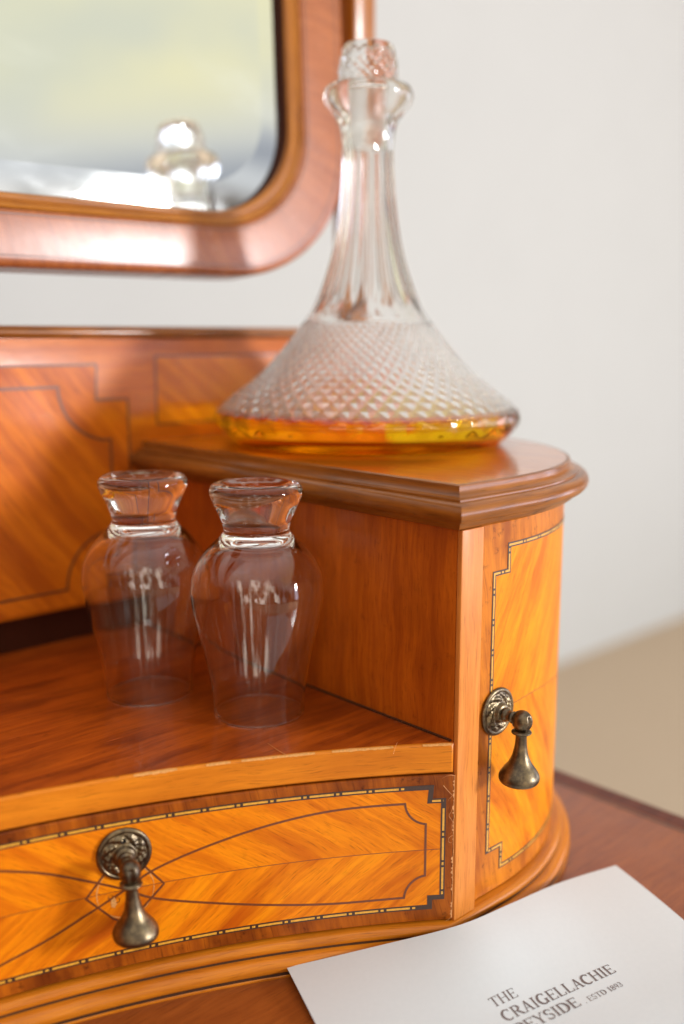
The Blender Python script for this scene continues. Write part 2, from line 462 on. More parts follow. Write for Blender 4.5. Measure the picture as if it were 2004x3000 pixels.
def glass(name, col=(1, 1, 1), rough=0.0, ior=1.5):
    m = bpy.data.materials.new(name); m.use_nodes = True
    t = NT(m.node_tree)
    bs = t.n('ShaderNodeBsdfGlass', i_Color=c4(col), i_Roughness=rough, i_IOR=ior)
    o = t.n('ShaderNodeOutputMaterial'); t.t.links.new(bs.outputs[0], o.inputs[0])
    return m
M_glass = glass("clear_glass", (0.995, 0.995, 0.99), 0.0, 1.47)
M_crystal = glass("cut_crystal", (0.995, 0.995, 0.99), 0.0, 1.52)
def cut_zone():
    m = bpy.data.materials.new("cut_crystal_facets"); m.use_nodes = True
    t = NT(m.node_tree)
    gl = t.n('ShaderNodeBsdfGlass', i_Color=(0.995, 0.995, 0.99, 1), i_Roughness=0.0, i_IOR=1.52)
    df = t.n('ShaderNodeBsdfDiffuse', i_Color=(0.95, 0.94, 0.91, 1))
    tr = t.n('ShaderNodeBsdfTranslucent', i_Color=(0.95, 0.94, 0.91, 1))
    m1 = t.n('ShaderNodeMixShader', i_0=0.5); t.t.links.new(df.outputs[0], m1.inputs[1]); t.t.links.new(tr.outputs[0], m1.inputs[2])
    m2 = t.n('ShaderNodeMixShader', i_0=0.20); t.t.links.new(gl.outputs[0], m2.inputs[1]); t.t.links.new(m1.outputs[0], m2.inputs[2])  # white scatter mixed in, imitating the bright light refracted by the cutting
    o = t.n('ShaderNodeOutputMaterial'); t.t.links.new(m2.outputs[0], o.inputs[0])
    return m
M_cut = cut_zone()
M_frost = glass("ground_glass", (0.97, 0.965, 0.95), 0.35, 1.5)
M_whisky = glass("whisky", (1.0, 0.765, 0.075), 0.0, 1.36)

def mirror_mat():
    m = bpy.data.materials.new("silvered_mirror"); m.use_nodes = True
    t = NT(m.node_tree)
    g = t.n('ShaderNodeTexCoord').outputs['Object']
    sm = t.noise(t.mapping(g, scale=(6, 6, 14)), 1.0, 4, 0.6)
    bs = t.n('ShaderNodeBsdfPrincipled', i_Base_Color=(0.86, 0.88, 0.87, 1), i_Metallic=1.0)
    t.set(bs.inputs['Roughness'], t.math('ADD', 0.035, t.math('MULTIPLY', t.smooth(sm, 0.4, 0.75), 0.12)))
    o = t.n('ShaderNodeOutputMaterial'); t.t.links.new(bs.outputs[0], o.inputs[0])
    return m
M_mirror = mirror_mat()

def wall_mat():
    m = bpy.data.materials.new("wall_paint"); m.use_nodes = True
    t = NT(m.node_tree)
    g = t.n('ShaderNodeTexCoord').outputs['Object']
    n = t.noise(t.mapping(g, scale=(7, 7, 7)), 1.0, 4)
    col = t.mix(n, (0.505, 0.51, 0.505, 1), (0.53, 0.535, 0.53, 1))
    bs = t.n('ShaderNodeBsdfPrincipled', i_Base_Color=col, i_Roughness=0.75)
    bs.inputs['Specular IOR Level'].default_value = 0.25
    bp = t.n('ShaderNodeBump'); bp.inputs['Strength'].default_value = 0.1; bp.inputs['Distance'].default_value = 0.001
    t.set(bp.inputs['Height'], t.noise(t.mapping(g, scale=(300, 300, 300)), 1.0, 3)); t.set(bs.inputs['Normal'], bp.outputs[0])
    o = t.n('ShaderNodeOutputMaterial'); t.t.links.new(bs.outputs[0], o.inputs[0])
    return m
M_wall = wall_mat()

def paper_mat():
    m = bpy.data.materials.new("white_paper"); m.use_nodes = True
    t = NT(m.node_tree)
    g = t.n('ShaderNodeTexCoord').outputs['Object']
    n = t.noise(t.mapping(g, scale=(400, 400, 400)), 1.0, 4)
    col = t.mix(n, (0.58, 0.62, 0.645, 1), (0.62, 0.66, 0.685, 1))
    bs = t.n('ShaderNodeBsdfPrincipled', i_Base_Color=col, i_Roughness=0.7)
    bs.inputs['Specular IOR Level'].default_value = 0.25
    o = t.n('ShaderNodeOutputMaterial'); t.t.links.new(bs.outputs[0], o.inputs[0])
    return m
M_paper = paper_mat()

# ------------------------------------------------------------------ the setting
YW, ZF = 1750.0, -850.0
wall = box("wall", -3500, 6500, YW, YW + 120, ZF - 50, 2600, M_wall, None)
wall['kind'] = 'structure'
def carpet_mat():
    m = bpy.data.materials.new("beige_carpet"); m.use_nodes = True
    t = NT(m.node_tree)
    g = t.n('ShaderNodeTexCoord').outputs['Object']
    n = t.noise(t.mapping(g, scale=(160, 160, 160)), 1.0, 5, 0.7)
    n2 = t.noise(t.mapping(g, scale=(3, 3, 3)), 1.0, 3)
    col = t.mix(n, (0.40, 0.30, 0.21, 1), (0.56, 0.44, 0.32, 1))
    col = t.mix(t.math('MULTIPLY', n2, 0.3), col, (0.42, 0.31, 0.22, 1))
    bs = t.n('ShaderNodeBsdfPrincipled', i_Base_Color=col, i_Roughness=0.95)
    bs.inputs['Specular IOR Level'].default_value = 0.1
    bp = t.n('ShaderNodeBump'); bp.inputs['Strength'].default_value = 0.6; bp.inputs['Distance'].default_value = 0.004
    t.set(bp.inputs['Height'], n); t.set(bs.inputs['Normal'], bp.outputs[0])
    o = t.n('ShaderNodeOutputMaterial'); t.t.links.new(bs.outputs[0], o.inputs[0])
    return m
floor = box("floor", -3500, 6500, -4500, YW - 1, ZF - 40, ZF, carpet_mat(), None)
floor['kind'] = 'structure'

# ------------------------------------------------------------------ the dressing table
T = empty("dressing_table", "antique orange satinwood and mahogany dressing table with swing mirror and inlaid drawer", "dressing table")
ZT = -106.0

table_top = box("table_top", -545, 545.5, 10, 565, ZT - 18, ZT, M_table, T, bevel=2.0)
def S_flat(s, z, off=0.0): return (s, z, ZT + off)
ribbon("edge_stringing", S_flat, [(528, 20), (528, 560)], 2.2, 0.10, M_dark, table_top, step=60)
ribbon("edge_banding", S_flat, [(537.5, 12), (537.5, 563)], 13, 0.14, M_band, table_top, step=40)

# shelf between the side cabinets, with its hollow front edge
def shelf():
    V, U, Fc = [], [], []
    ss = arange(-360, 362.2, 6)
    for z in (0.0, -14.4):
        for s in ss:
            p = S_drawer(s, z, -1.5); V.append(p); U.append((p[0] / 100, p[1] / 100))
        for s in ss:
            p = S_drawer(s, z, -1.5); V.append((p[0], 572.0, z)); U.append((p[0] / 100, 5.72))
    m = len(ss)
    for i in range(m - 1):
        Fc.append((i, i + 1, m + i + 1, m + i))
        b = 2 * m
        Fc.append((b + m + i, b + m + i + 1, b + i + 1, b + i))
        Fc.append((b + i, b + i + 1, i + 1, i))
        Fc.append((m + i, m + i + 1, b + m + i + 1, b + m + i))
    Fc.append((0, m, 3 * m, 2 * m)); Fc.append((m - 1, 3 * m - 1, 4 * m - 1, 2 * m - 1)[::-1] if False else (2 * m - 1, m - 1, 3 * m - 1, 4 * m - 1))
    return fix_normals(obj("shelf", V, Fc, M_mah, T, U, smooth=True, angle=30))
SHELF = shelf()
shell("edge_lipping", S_drawer, -361.5, 361.8, -14.4, -0.05, 3.0, M_edge, SHELF, edge=0.9, off=0.9)

# worn pale line along the front arris of the shelf
def worn_line(name, s0, s1, wmax, seed):
    rnd = random.Random(seed)
    V, U, Fc = [], [], []
    ss = arange(s0, s1, 1.3)
    n = len(ss); wv = 0.4
    for i, s in enumerate(ss):
        tp = min(1, 4 * i / n, 4 * (n - 1 - i) / n)
        wv = max(0.05, min(1, wv + rnd.uniform(-0.35, 0.35)))
        a = (0.05 + wmax * wv * wv) * tp
        b = (0.05 + 0.5 * wmax * rnd.random() ** 2) * tp
        V += [S_drawer(s, -0.55 - b, 0.93), S_drawer(s, -0.30, 0.72), S_drawer(s, 0.03, 0.1), S_drawer(s, 0.04, -0.2 - a)]
        U += [(s / 100, 0)] * 4
        if i:
            for k in range(3):
                c = (i - 1) * 4 + k
                Fc.append((c, c + 4, c + 5, c + 1))
    return obj(name, V, Fc, M_raw, SHELF, U)
for a_, b_, w_, sd in ((262, 296, 0.9, 1), (304, 333, 0.7, 2), (347, 361, 0.6, 3), (214, 233, 1.6, 4), (246, 257, 0.5, 5)):
    worn_line("worn_edge", a_, b_, w_, sd)

# rail behind the shelf (in the dark gap) and the backboard
box("back_rail", -538, 540, 556, 570, 0.15, 24, M_black, T)
BACK = box("backboard", -545, 546, YB, YB + 13, 21.5, 189, M_back, T, bevel=0.5)
def backboard_trim():
    prof = [(0, 187.2), (2.0, 187.6), (3.6, 189.0), (4.0, 190.8), (3.4, 192.6), (2.2, 193.8), (0.5, 194.7), (-16, 194.7), (-16, 187.2)]
    V, Fc, U = [], [], []
    for X in (-546, 547.5):
        for o, z in prof: V.append((X, YB - o, z)); U.append((X / 100, (z - o) / 100))
    n = len(prof)
    for i in range(n): Fc.append((i, (i + 1) % n, n + (i + 1) % n, n + i))
    Fc.append(tuple(range(n))); Fc.append(tuple(range(2 * n - 1, n - 1, -1)))
    return fix_normals(obj("cresting_moulding", V, Fc, M_mould, BACK, U, smooth=True, angle=50))
backboard_trim()
# centre panel of lighter veneer with its stepped outline, side panel, and the strings
patches("veneer_panel", S_back, [(-297, 297, 151, 172), (-317.5, 317.5, 48, 151), (-297, 297, 29, 48)], 0.10, M_backp, BACK, step=40)
ribbon("outline_stringing", S_back, [(-297, 172), (297, 172), (296, 151), (317.5, 151), (317.5, 48), (297, 48), (297, 29)], 1.5, 0.22, M_string, BACK, step=30)
arc1 = [(271.6 + 33 * (1 - cos(a)) , 159.4 - 32.6 * sin(a)) for a in [i * pi / 2 / 14 for i in range(15)]]
arc2 = [(p[0], 198.0 - p[1]) for p in arc1][::-1]
ribbon("shaped_stringing", S_back, [(-150, 159.4)] + arc1 + arc2 + [(-150, 38.6)], 1.7, 0.24, M_string, BACK, step=30)
patches("side_panel", S_back, [(338, 470, 134, 176.5)], 0.10, M_backp2, BACK, step=40)
ribbon("panel_stringing", S_back, [(338, 134), (338, 176.5), (480, 176.5), (480, 134), (338, 134)], 1.5, 0.22, M_string, BACK, step=30)

# ---- side cabinet: partition, pilaster, body, door, top, base
box("partition", 338, 348, 285.6, YB, -90.8, 101.9, M_part, T, bevel=0.3)
box("pilaster", 338.0, 353.6, 282.6, 285.4, -91.6, 101.8, M_pil, T, bevel=0.5, uvaxes=(2, 0))
box("joint_line", 336.9, 337.95, 286.5, 549, 0.04, 0.9, M_dark, SHELF)
def outline(o, corner='square', step=5):
    """plan of the cabinet: left flank, front, round side"""
    pts = [(338 - o, YB), (338 - o, 285 - o)]
    pts += [(338 - o + (378 - 338 + o) * i / 6, 285 - o) for i in range(1, 7)]
    n = 44
    pts += [(378 + (150 + o) * sin(pi / 2 * i / n), 435 - (150 + o) * cos(pi / 2 * i / n)) for i in range(1, n + 1)]
    pts += [(528 + o, YB)]
    return pts
def sweep(name, outl, prof, mat, parent, cap_top=False, cap_mat=None, cap_name=None):
    V, U, Fc = [], [], []
    run = None; L = 0
    for o, z in prof:
        pl = outl(o)
        if run is None:
            run = [0.0]
            for a, b in zip(pl[:-1], pl[1:]): run.append(run[-1] + hypot(b[0] - a[0], b[1] - a[1]))
        for i, p in enumerate(pl):
            V.append((p[0], p[1], z)); U.append((run[i] / 100, (z - o) / 100))
    m = len(run)
    for j in range(len(prof) - 1):
        for i in range(m - 1):
            a = j * m + i
            Fc.append((a, a + 1, a + m + 1, a + m))
    return V, U, Fc, m
TOPZ = 122.5
prof = [(-2.0, 122.5), (-0.6, 122.45), (0.3, 122.0), (0.6, 121.0), (0.7, 119.9), (1.2, 118.5), (2.2, 117.5), (3.6, 116.9), (4.8, 116.7), (5.0, 116.3), (5.0, 115.6),
        (6.4, 115.5), (8.2, 114.9), (9.8, 113.6), (10.7, 112.0), (10.9, 110.4), (10.4, 108.7), (9.2, 107.3), (7.4, 106.4), (5.6, 106.0), (5.2, 105.6), (4.9, 104.6),
        (4.0, 103.5), (2.6, 102.6), (1.0, 101.9), (-2.0, 101.7)]
V, U, Fc, m = sweep("x", outline, prof, M_mould, T)
TOPM = obj("cabinet_top_moulding", V, Fc, M_mould, T, U, smooth=True, angle=32)
fix_normals(TOPM)
pl = outline(-1.9)
V = [(p[0], p[1], TOPZ) for p in pl] + [(p[0], p[1], 101.72) for p in pl]
n = len(pl)
Fc = [tuple(range(n)), tuple(range(2 * n - 1, n - 1, -1))] + [(i, (i + 1) % n, n + (i + 1) % n, n + i) for i in range(n)]
fix_normals(obj("cabinet_top", V, Fc, M_top, T, [(p[1] / 100, p[0] / 100) for p in V]))
# body behind the door
pl = [(349, YB), (349, 289.2)] + [(378 + 145.5 * sin(pi / 2 * i / 30), 435 - 145.5 * cos(pi / 2 * i / 30)) for i in range(31)] + [(523.5, YB)]
n = len(pl)
V = [(p[0], p[1], 101.6) for p in pl] + [(p[0], p[1], -91.9) for p in pl]
Fc = [tuple(range(n)), tuple(range(2 * n - 1, n - 1, -1))] + [(i, (i + 1) % n, n + (i + 1) % n, n + i) for i in range(n)]
fix_normals(obj("cabinet_body", V, Fc, M_part, T, [((p[0] + p[1]) / 100, p[2] / 100) for p in V], smooth=True, angle=30))
DOOR = shell("door", S_door, -24.2, 205, -91.4, 101.2, 2.4, M_crossd, T, edge=0.5)
DA, DB, DZ1, DZ0 = -10.4, 0.8, 88.9, -79.9       # outer line, stepped line, top and bottom of the inlaid band
DSEAM = [(-10.4, 2.5), (7, 6.2), (27, 6.8), (55, 4.5), (80, 0.5), (120, -3), (178, 2)]
def seam_z(s):
    for a, b in zip(DSEAM[:-1], DSEAM[1:]):
        if a[0] <= s <= b[0]: return a[1] + (b[1] - a[1]) * (s - a[0]) / (b[0] - a[0])
    return DSEAM[-1][1]
def door_field(name, mat, up):
    V, U, Fc = [], [], []
    ss = [DA] + arange(DB, 178, 5) + [188.5]
    zs = [0, 0.3, 0.6, 0.85, 1.0]
    ends = []
    for s in ss:
        lim = DZ1 - 13 if (s < DB or s > 178) else DZ1
        lo = DZ0 + 12 if (s < DB or s > 178) else DZ0
        ends.append((s, seam_z(s), lim if up else lo))
    quads = []
    for k in range(len(ss) - 1):
        s0, s1 = ss[k], ss[k + 1]
        notch = (s0 < DB) or (s1 > 178.5)
        e = (DZ1 - 13 if notch else DZ1) if up else (DZ0 + 12 if notch else DZ0)
        b = len(V)
        for t_ in zs:
            for s in (s0, s1):
                z = seam_z(s) + (e - seam_z(s)) * t_
                V.append(S_door(s, z, 0.10)); U.append((s / 100, z / 100))
        for j in range(len(zs) - 1):
            a = b + 2 * j
            Fc.append((a, a + 1, a + 3, a + 2) if up else (a + 2, a + 3, a + 1, a))
    return obj(name, V, Fc, mat, DOOR, U, smooth=True)
door_field("veneer_panel", M_sat_dtop, True)
door_field("veneer_panel", M_sat_dbot, False)
ribbon("veneer_seam", S_door, DSEAM, 0.35, 0.16, M_string, DOOR, step=3, h=0.06)
bandpath = [(178, DZ1), (DB, DZ1), (DB, DZ1 - 12.8), (DA, DZ1 - 12.8), (DA, DZ0 + 12.0), (DB, DZ0 + 12.0), (DB, DZ0), (178, DZ0)]
ribbon("inlay_band", S_door, bandpath, 2.5, 0.22, M_dark, DOOR, step=4)

def path_points(path, closed=False):
    acc = [0.0]
    for a, b in zip(path[:-1], path[1:]): acc.append(acc[-1] + hypot(b[0] - a[0], b[1] - a[1]))
    return acc
def sub_path(path, acc, t0, t1):
    """part of a polyline between two running lengths, corners kept"""
    def at(t):
        for i in range(len(path) - 1):
            if acc[i] <= t <= acc[i + 1]:
                f = (t - acc[i]) / max(1e-6, acc[i + 1] - acc[i])
                return (path[i][0] + (path[i + 1][0] - path[i][0]) * f, path[i][1] + (path[i + 1][1] - path[i][1]) * f)
        return path[-1]
    return [at(t0)] + [path[i] for i in range(len(path)) if t0 < acc[i] < t1] + [at(t1)]
def dashes(S, path, parent, start, stop, period=15.5, long=11.4, short=1.5, gap=1.15, width=1.0):
    acc = path_points(path); t = start
    while t + long < min(stop, acc[-1]):
        ribbon("inlay_dash", S, sub_path(path, acc, t, t + long), width, 0.30, M_box, parent, step=3.5, h=0.10)
        u = t + long + gap
        if u + short < acc[-1]:
            ribbon("inlay_dash", S, sub_path(path, acc, u, u + short), width * 0.95, 0.30, M_box, parent, step=3.5, h=0.10)
        t += period
dashes(S_door, bandpath, DOOR, 60, 500, period=15.2)

# base moulding running along the hollow drawer front and round the cabinet
def base_outline(o):
    r = DR - o
    yc = 285 - o
    xc = sqrt(r * r - (yc - DCY) ** 2)
    thc = atan2(xc, yc - DCY)
    pts = [(r * sin(-0.62 + (thc + 0.62) * i / 60), DCY + r * cos(-0.62 + (thc + 0.62) * i / 60)) for i in range(61)]
    pts += [(xc + (378 - xc) * i / 6, yc) for i in range(1, 7)]
    n = 44
    pts += [(378 + (150 + o) * sin(pi / 2 * i / n), 435 - (150 + o) * cos(pi / 2 * i / n)) for i in range(1, n + 1)]
    pts += [(528 + o, YB)]
    return pts
bprof = [(-8, -91.9), (1.2, -92.0), (2.6, -92.6), (3.6, -93.8), (3.9, -95.0), (3.6, -96.2), (3.0, -96.9), (3.0, -97.5), (4.6, -97.6), (6.6, -98.2), (8.2, -99.6), (8.9, -101.4), (8.7, -103.0), (8.0, -104.0), (8.0, -104.6), (9.0, -105.2), (9.0, ZT - 0.5)]
V, U, Fc, m = sweep("x", base_outline, bprof, M_bmould, T)
BM = fix_normals(obj("base_moulding", V, Fc, M_bmould, T, U, smooth=True, angle=40))
# dark line worked into the moulding
for o_, z_, nm in ((3.15, -97.2, "groove_line"), (8.2, -104.3, "groove_line")):
    V, U, Fc = [], [], []
    for dz in (0.8, -0.8):
        for p in base_outline(o_ + 0.35): V.append((p[0], p[1], z_ + dz)); U.append((0, 0))
    mm_ = len(V) // 2
    obj(nm, V, [(i, i + 1, mm_ + i + 1, mm_ + i) for i in range(mm_ - 1)], M_dark, BM, U, smooth=True)

# ---- the drawer
DRAWER = shell("drawer", S_drawer, -362.6, 363.0, -91.0, -15.7, 14, M_cross, T, edge=0.7)
SA, SB = 351.6, 357.6
patches("veneer_panel", S_drawer, [(-200, SA, -28.5, -21.6), (-200, SB, -53.4, -28.5)], 0.10, M_sat_up, DRAWER, step=6)
patches("veneer_panel", S_drawer, [(-200, SB, -78.4, -53.4), (-200, SA, -83.3, -78.4)], 0.10, M_sat_lo, DRAWER, step=6)
ribbon("veneer_seam", S_drawer, [(-200, -53.4), (SB, -53.4)], 0.30, 0.14, M_string, DRAWER, step=6, h=0.05)
dband = [(60, -21.6), (SA, -21.6), (SA - 0.6, -28.5), (SB, -28.5), (SB, -78.4), (SA, -78.4), (SA, -83.3), (60, -83.3)]
ribbon("inlay_band", S_drawer, dband, 2.4, 0.22, M_dark, DRAWER, step=4)
top_path = [(60, -21.6), (SA, -21.6)]
dashes(S_drawer, top_path, DRAWER, 16.2 - 15.5 + 15.5 * 0 + 0.2, 291)
dashes(S_drawer, [(SA - 0.6, -28.5), (SB, -28.5)], DRAWER, 1.0, 6, period=9, long=4.2, short=0.1)
dashes(S_drawer, [(SB, -31), (SB, -78.4)], DRAWER, 1.5, 48, period=15.2)
dashes(S_drawer, [(60, -83.3), (SA, -83.3)], DRAWER, 7.0, 291)
# oval stringing that crosses at the handle
def arcpts(c, r0, a0, a1, n=10): return [(c[0] + r0[0] * cos(a0 + (a1 - a0) * i / n), c[1] + r0[1] * sin(a0 + (a1 - a0) * i / n)) for i in range(n + 1)]
top_curve = catmull([(150, -76.5), (173, -69.5), (193, -60.8), (208.5, -53.4), (222, -46.2), (248, -38.8), (277, -32.9), (306, -29.6), (339, -29.2)], 6)
bot_curve = [(s, -106.8 - z) for s, z in top_curve]
corner = arcpts((350.6, -28.6), (11.6, 11.6), pi * 1.02, pi * 1.46)
corner_b = [(s, -106.8 - z) for s, z in corner][::-1]
ribbon("oval_stringing", S_drawer, top_curve + corner + corner_b + bot_curve[::-1], 1.05, 0.22, M_string, DRAWER, step=4)
dm = (208.5, -54.0)
ribbon("diamond_stringing", S_drawer, [(dm[0] + 17.2, dm[1]), (dm[0] + 8, dm[1] + 11), (dm[0], dm[1] + 1.5 + 14), (dm[0] - 8, dm[1] + 11), (dm[0] - 17.2, dm[1]), (dm[0] - 6, dm[1] - 12), (dm[0], dm[1] - 16), (dm[0] + 7, dm[1] - 10), (dm[0] + 17.2, dm[1])], 0.95, 0.24, M_string, DRAWER, step=4)
ring = [(dm[0] + 12.6 * cos(2 * pi * i / 40), dm[1] + 12.6 * sin(2 * pi * i / 40)) for i in range(41)]
ribbon("mount_scar", S_drawer, ring, 0.6, 0.20, M_raw, DRAWER, step=4, wfun=lambda r: 0.2 + 0.8 * abs(sin(r * 0.21)))
for (hs, hz, hr) in ((201.8, -55.4, 1.05), (204.6, -57.6, 1.3)):
    pts = [S_drawer(hs + hr * cos(2 * pi * i / 16), hz + hr * sin(2 * pi * i / 16), 0.27) for i in range(16)]
    obj("screw_hole", pts + [S_drawer(hs, hz, -0.6)], [(i, (i + 1) % 16, 16) for i in range(16)], M_hole, DRAWER, [(0, 0)] * 17)
rnd = random.Random(3)
chip = [(203.2 + 1.3 * cos(a) * (0.6 + 0.6 * rnd.random()), -58.6 + 2.8 * sin(a) * (0.6 + 0.6 * rnd.random())) for a in [2 * pi * i / 14 for i in range(14)]]
obj("chipped_veneer", [S_drawer(s, z, 0.245) for s, z in chip], [tuple(range(14))], M_raw, DRAWER, [(0, 0)] * 14)

# torn veneer fibres at the drawer's right end
def fibre(pts, rad=0.16):
    cu = catmull(pts, 5)
    V, Fc, U = [], [], []
    for i, p in enumerate(cu):
        q = S_drawer(p[0], p[1], p[2])
        t_ = i / (len(cu) - 1); r = 0.72 * rad * (1 - 0.7 * t_)
        for k in range(5):
            a = 2 * pi * k / 5
            V.append((q[0] + r * cos(a), q[1] + r * cos(a) * 0.3, q[2] + r * sin(a))); U.append((0, 0))
    for i in range(len(cu) - 1):
        for k in range(5):
            Fc.append((i * 5 + k, i * 5 + (k + 1) % 5, (i + 1) * 5 + (k + 1) % 5, (i + 1) * 5 + k))
    return obj("torn_veneer_fibre", V, Fc, M_fibre, DRAWER, U, smooth=True)
fibre([(357.2, -20.5, 1.2), (359.3, -23.2, 0.9), (362.0, -26.4, 0.2)], 0.2)
fibre([(362.4, -24.6, 0.2), (361.4, -26.5, 0.6), (360.2, -27.4, 0.8), (359.8, -29.0, 0.5)])
fibre([(362.6, -29.0, 0.2), (361.6, -33.5, 0.5), (360.2, -36.0, 0.9), (361.4, -38.2, 0.7), (362.3, -40.0, 0.3)], 0.22)
fibre([(362.6, -38.0, 0.2), (361.7, -41.0, 0.6), (362.0, -44.0, 0.6), (361.2, -45.5, 0.4)])
fibre([(362.6, -46.5, 0.2), (360.6, -47.2, 0.9), (360.1, -49.0, 1.0), (361.3, -50.2, 0.7), (362.3, -49.6, 0.4)])
fibre([(362.5, -16.2, 0.2), (360.5, -15.6, 0.7), (358.5, -16.0, 0.8), (356.6, -17.2, 0.3)], 0.14)
fibre([(362.5, -88.5, 0.3), (361.0, -90.2, 0.9), (359.0, -91.2, 0.8)], 0.2)
def ragged(s0, s1, z0, z1, seed, mat, parent):
    rn = random.Random(seed); V, U, Fc = [], [], []
    zs = arange(z0, z1, 0.8)
    for i, z in enumerate(zs):
        a = s1 - (s1 - s0) * rn.random() ** 2.2
        V += [S_drawer(a, z, 0.06), S_drawer(s1 - 0.35, z, 0.04), S_drawer(s1 + 0.02, z, -0.60)]; U += [(0, 0)] * 3
        if i:
            b = (i - 1) * 3
            Fc += [(b, b + 1, b + 4, b + 3), (b + 1, b + 2, b + 5, b + 4)]
    return obj("worn_edge", V, Fc, mat, parent, U)
ragged(361.6, 363.0, -90, -16, 5, M_fibre, DRAWER)

# loose fibres on the shelf arris
def shelf_fibre(pts, rad=0.13):
    cu = catmull(pts, 4); V, Fc, U = [], [], []
    for i, q in enumerate(cu):
        r = rad * (1 - 0.6 * i / (len(cu) - 1))
        for k in range(5):
            a = 2 * pi * k / 5
            V.append((q[0] + r * cos(a), q[1] + r * cos(a) * 0.3, q[2] + r * sin(a))); U.append((0, 0))
    for i in range(len(cu) - 1):
        for k in range(5):
            Fc.append((i * 5 + k, i * 5 + (k + 1) % 5, (i + 1) * 5 + (k + 1) % 5, (i + 1) * 5 + k))
    return obj("shelf_fibre", V, Fc, M_fibre, SHELF, U, smooth=True)
p = S_drawer(334, 0.2, 1.0); shelf_fibre([(p[0] - 2.0, p[1] - 0.5, -2.6), (p[0], p[1], 0.6), (p[0] + 2.6, p[1] + 1.2, 1.2)], 0.17)
p = S_drawer(283, 0.2, 1.0); shelf_fibre([(p[0], p[1] + 0.3, 0.2), (p[0] + 0.6, p[1] + 8, 0.2), (p[0] + 2.2, p[1] + 17, 0.2)], 0.16)

# ---- pendant handles: rosette, stem, knuckle and drop
def orient(V, origin, nvec):
    """local +y points out of the face, x sideways, z up"""
    n_ = Vector(nvec).normalized(); up = Vector((0, 0, 1)); sx = up.cross(n_) * -1.0
    return [tuple(Vector(origin) + sx * v[0] + n_ * v[1] + up * v[2]) for v in V]
def lathe_out(profile, seg, rfun=None):
    """lathe about the local y axis: profile (r, y)"""
    V, Fc = lathe(profile, seg, rfun=rfun)
    return [(v[0], v[2], v[1]) for v in V], Fc
def handle(origin, nvec, parent, L, dz, swing=0.0):
    seg = 72
    prof = catmull([(12.1, 0.0), (12.2, 0.8), (11.6, 1.5), (10.6, 1.7), (10.2, 1.45), (9.6, 1.5), (8.2, 2.1), (6.6, 2.3), (5.6, 2.2), (4.9, 2.6), (4.6, 3.4), (3.4, 3.9), (0, 4.0)], 3)
    V, Fc = lathe_out([(max(0, r), z) for r, z in prof], seg)
    # leafy relief beaten into the rosette
    V2 = []
    for v in V:
        r = hypot(v[0], v[2]); a = atan2(v[2], v[0]); d = 0
        if 5.4 < r < 10.2:
            wgt = sin(pi * (r - 5.4) / 4.8)
            d = wgt * (0.55 * sin(8 * a + 1.3 * (r - 5)) + 0.35 * sin(17 * a - 2.1 * r) + 0.2 * sin(29 * a + r * 3))
        elif r >= 10.2: d = 0.06 * sin(40 * a)
        V2.append((v[0], max(-0.2, v[1] + d), v[2]))
    ro = fix_normals(obj("rosette", orient(V2, origin, nvec), Fc, M_brass, parent, smooth=True, angle=60))
    prof = catmull([(4.6, 3.0), (4.4, 4.2), (3.2, 4.8), (3.6, 5.6), (3.3, 6.6), (2.7, 7.4), (2.5, L - 6.2), (3.1, L - 5.4), (2.6, L - 4.6), (2.2, L - 3.0)], 3) + [(0, L - 2.9)]
    V, Fc = lathe_out(prof, 36)
    V = [(v[0], v[1], v[2] + dz * max(0, min(1, (v[1] - 4) / (L - 4)))) for v in V]
    fix_normals(obj("stem", orient(V, origin, nvec), Fc, M_brass, parent, smooth=True, angle=50))
    # forked knuckle: ball with a slot
    prof = [(5.2 * sin(pi * i / 20), -5.2 * cos(pi * i / 20)) for i in range(21)]; prof[0] = (0, -5.2); prof[-1] = (0, 5.2)
    V, Fc = lathe(prof, 40)
    V3 = []
    for v in V:
        x, y, z = v
        if abs(x) < 1.0 and y > 0.5 and -4.0 < z < 2.8: y *= 0.74
        V3.append((x * 0.92, y + L, z * 1.04 + dz))
    fix_normals(obj("knuckle", orient(V3, origin, nvec), Fc, M_brass, parent, smooth=True))
    b = dz - 4.6
    prof = [(0, b + 0.4), (3.4, b + 0.3)] + catmull([(4.0, b), (4.9, b - 0.7), (4.7, b - 1.4), (3.4, b - 1.9), (2.75, b - 2.6), (2.8, b - 5.5), (3.2, b - 9.0), (4.1, b - 13), (5.8, b - 16.6), (8.0, b - 19.6), (9.6, b - 22.2), (9.95, b - 24.2), (9.2, b - 25.9), (7.0, b - 27.0), (3.5, b - 27.5)], 4) + [(0, b - 27.6)]
    V, Fc = lathe(prof, 56)
    sw = radians(swing)
    V = [(v[0] + sin(sw) * (dz - v[2]), v[1] + L, v[2]) for v in V]
    fix_normals(obj("pendant_drop", orient(V, origin, nvec), Fc, M_brass, parent, smooth=True, angle=60))
    return ro
th = 208.4 / DR
ro = handle(S_drawer(208.4, -35.8, 0.35), (-sin(th), -cos(th), 0), DRAWER, 15.5, -0.5, swing=-3.0)
nv = Vector((-sin(th), -cos(th), 0)); sx = Vector((0, 0, 1)).cross(nv) * -1
oc = Vector(S_drawer(208.4, -35.8, 0.35))
hc = oc + nv * 3.35 + sx * 0.4 + Vector((0, 0, 7.6))
obj("screw_hole", [tuple(hc + sx * 1.25 * cos(2 * pi * i / 16) + Vector((0, 0, 1.25 * sin(2 * pi * i / 16)))) for i in range(16)] + [tuple(hc - nv * 1.5)],
    [(i, (i + 1) % 16, 16) for i in range(16)], M_hole, DRAWER, [(0, 0)] * 17)
handle(S_door(-6.0, 5.7, 0.35), (0, -1, 0), DOOR, 15.5, -0.6, swing=2.0)

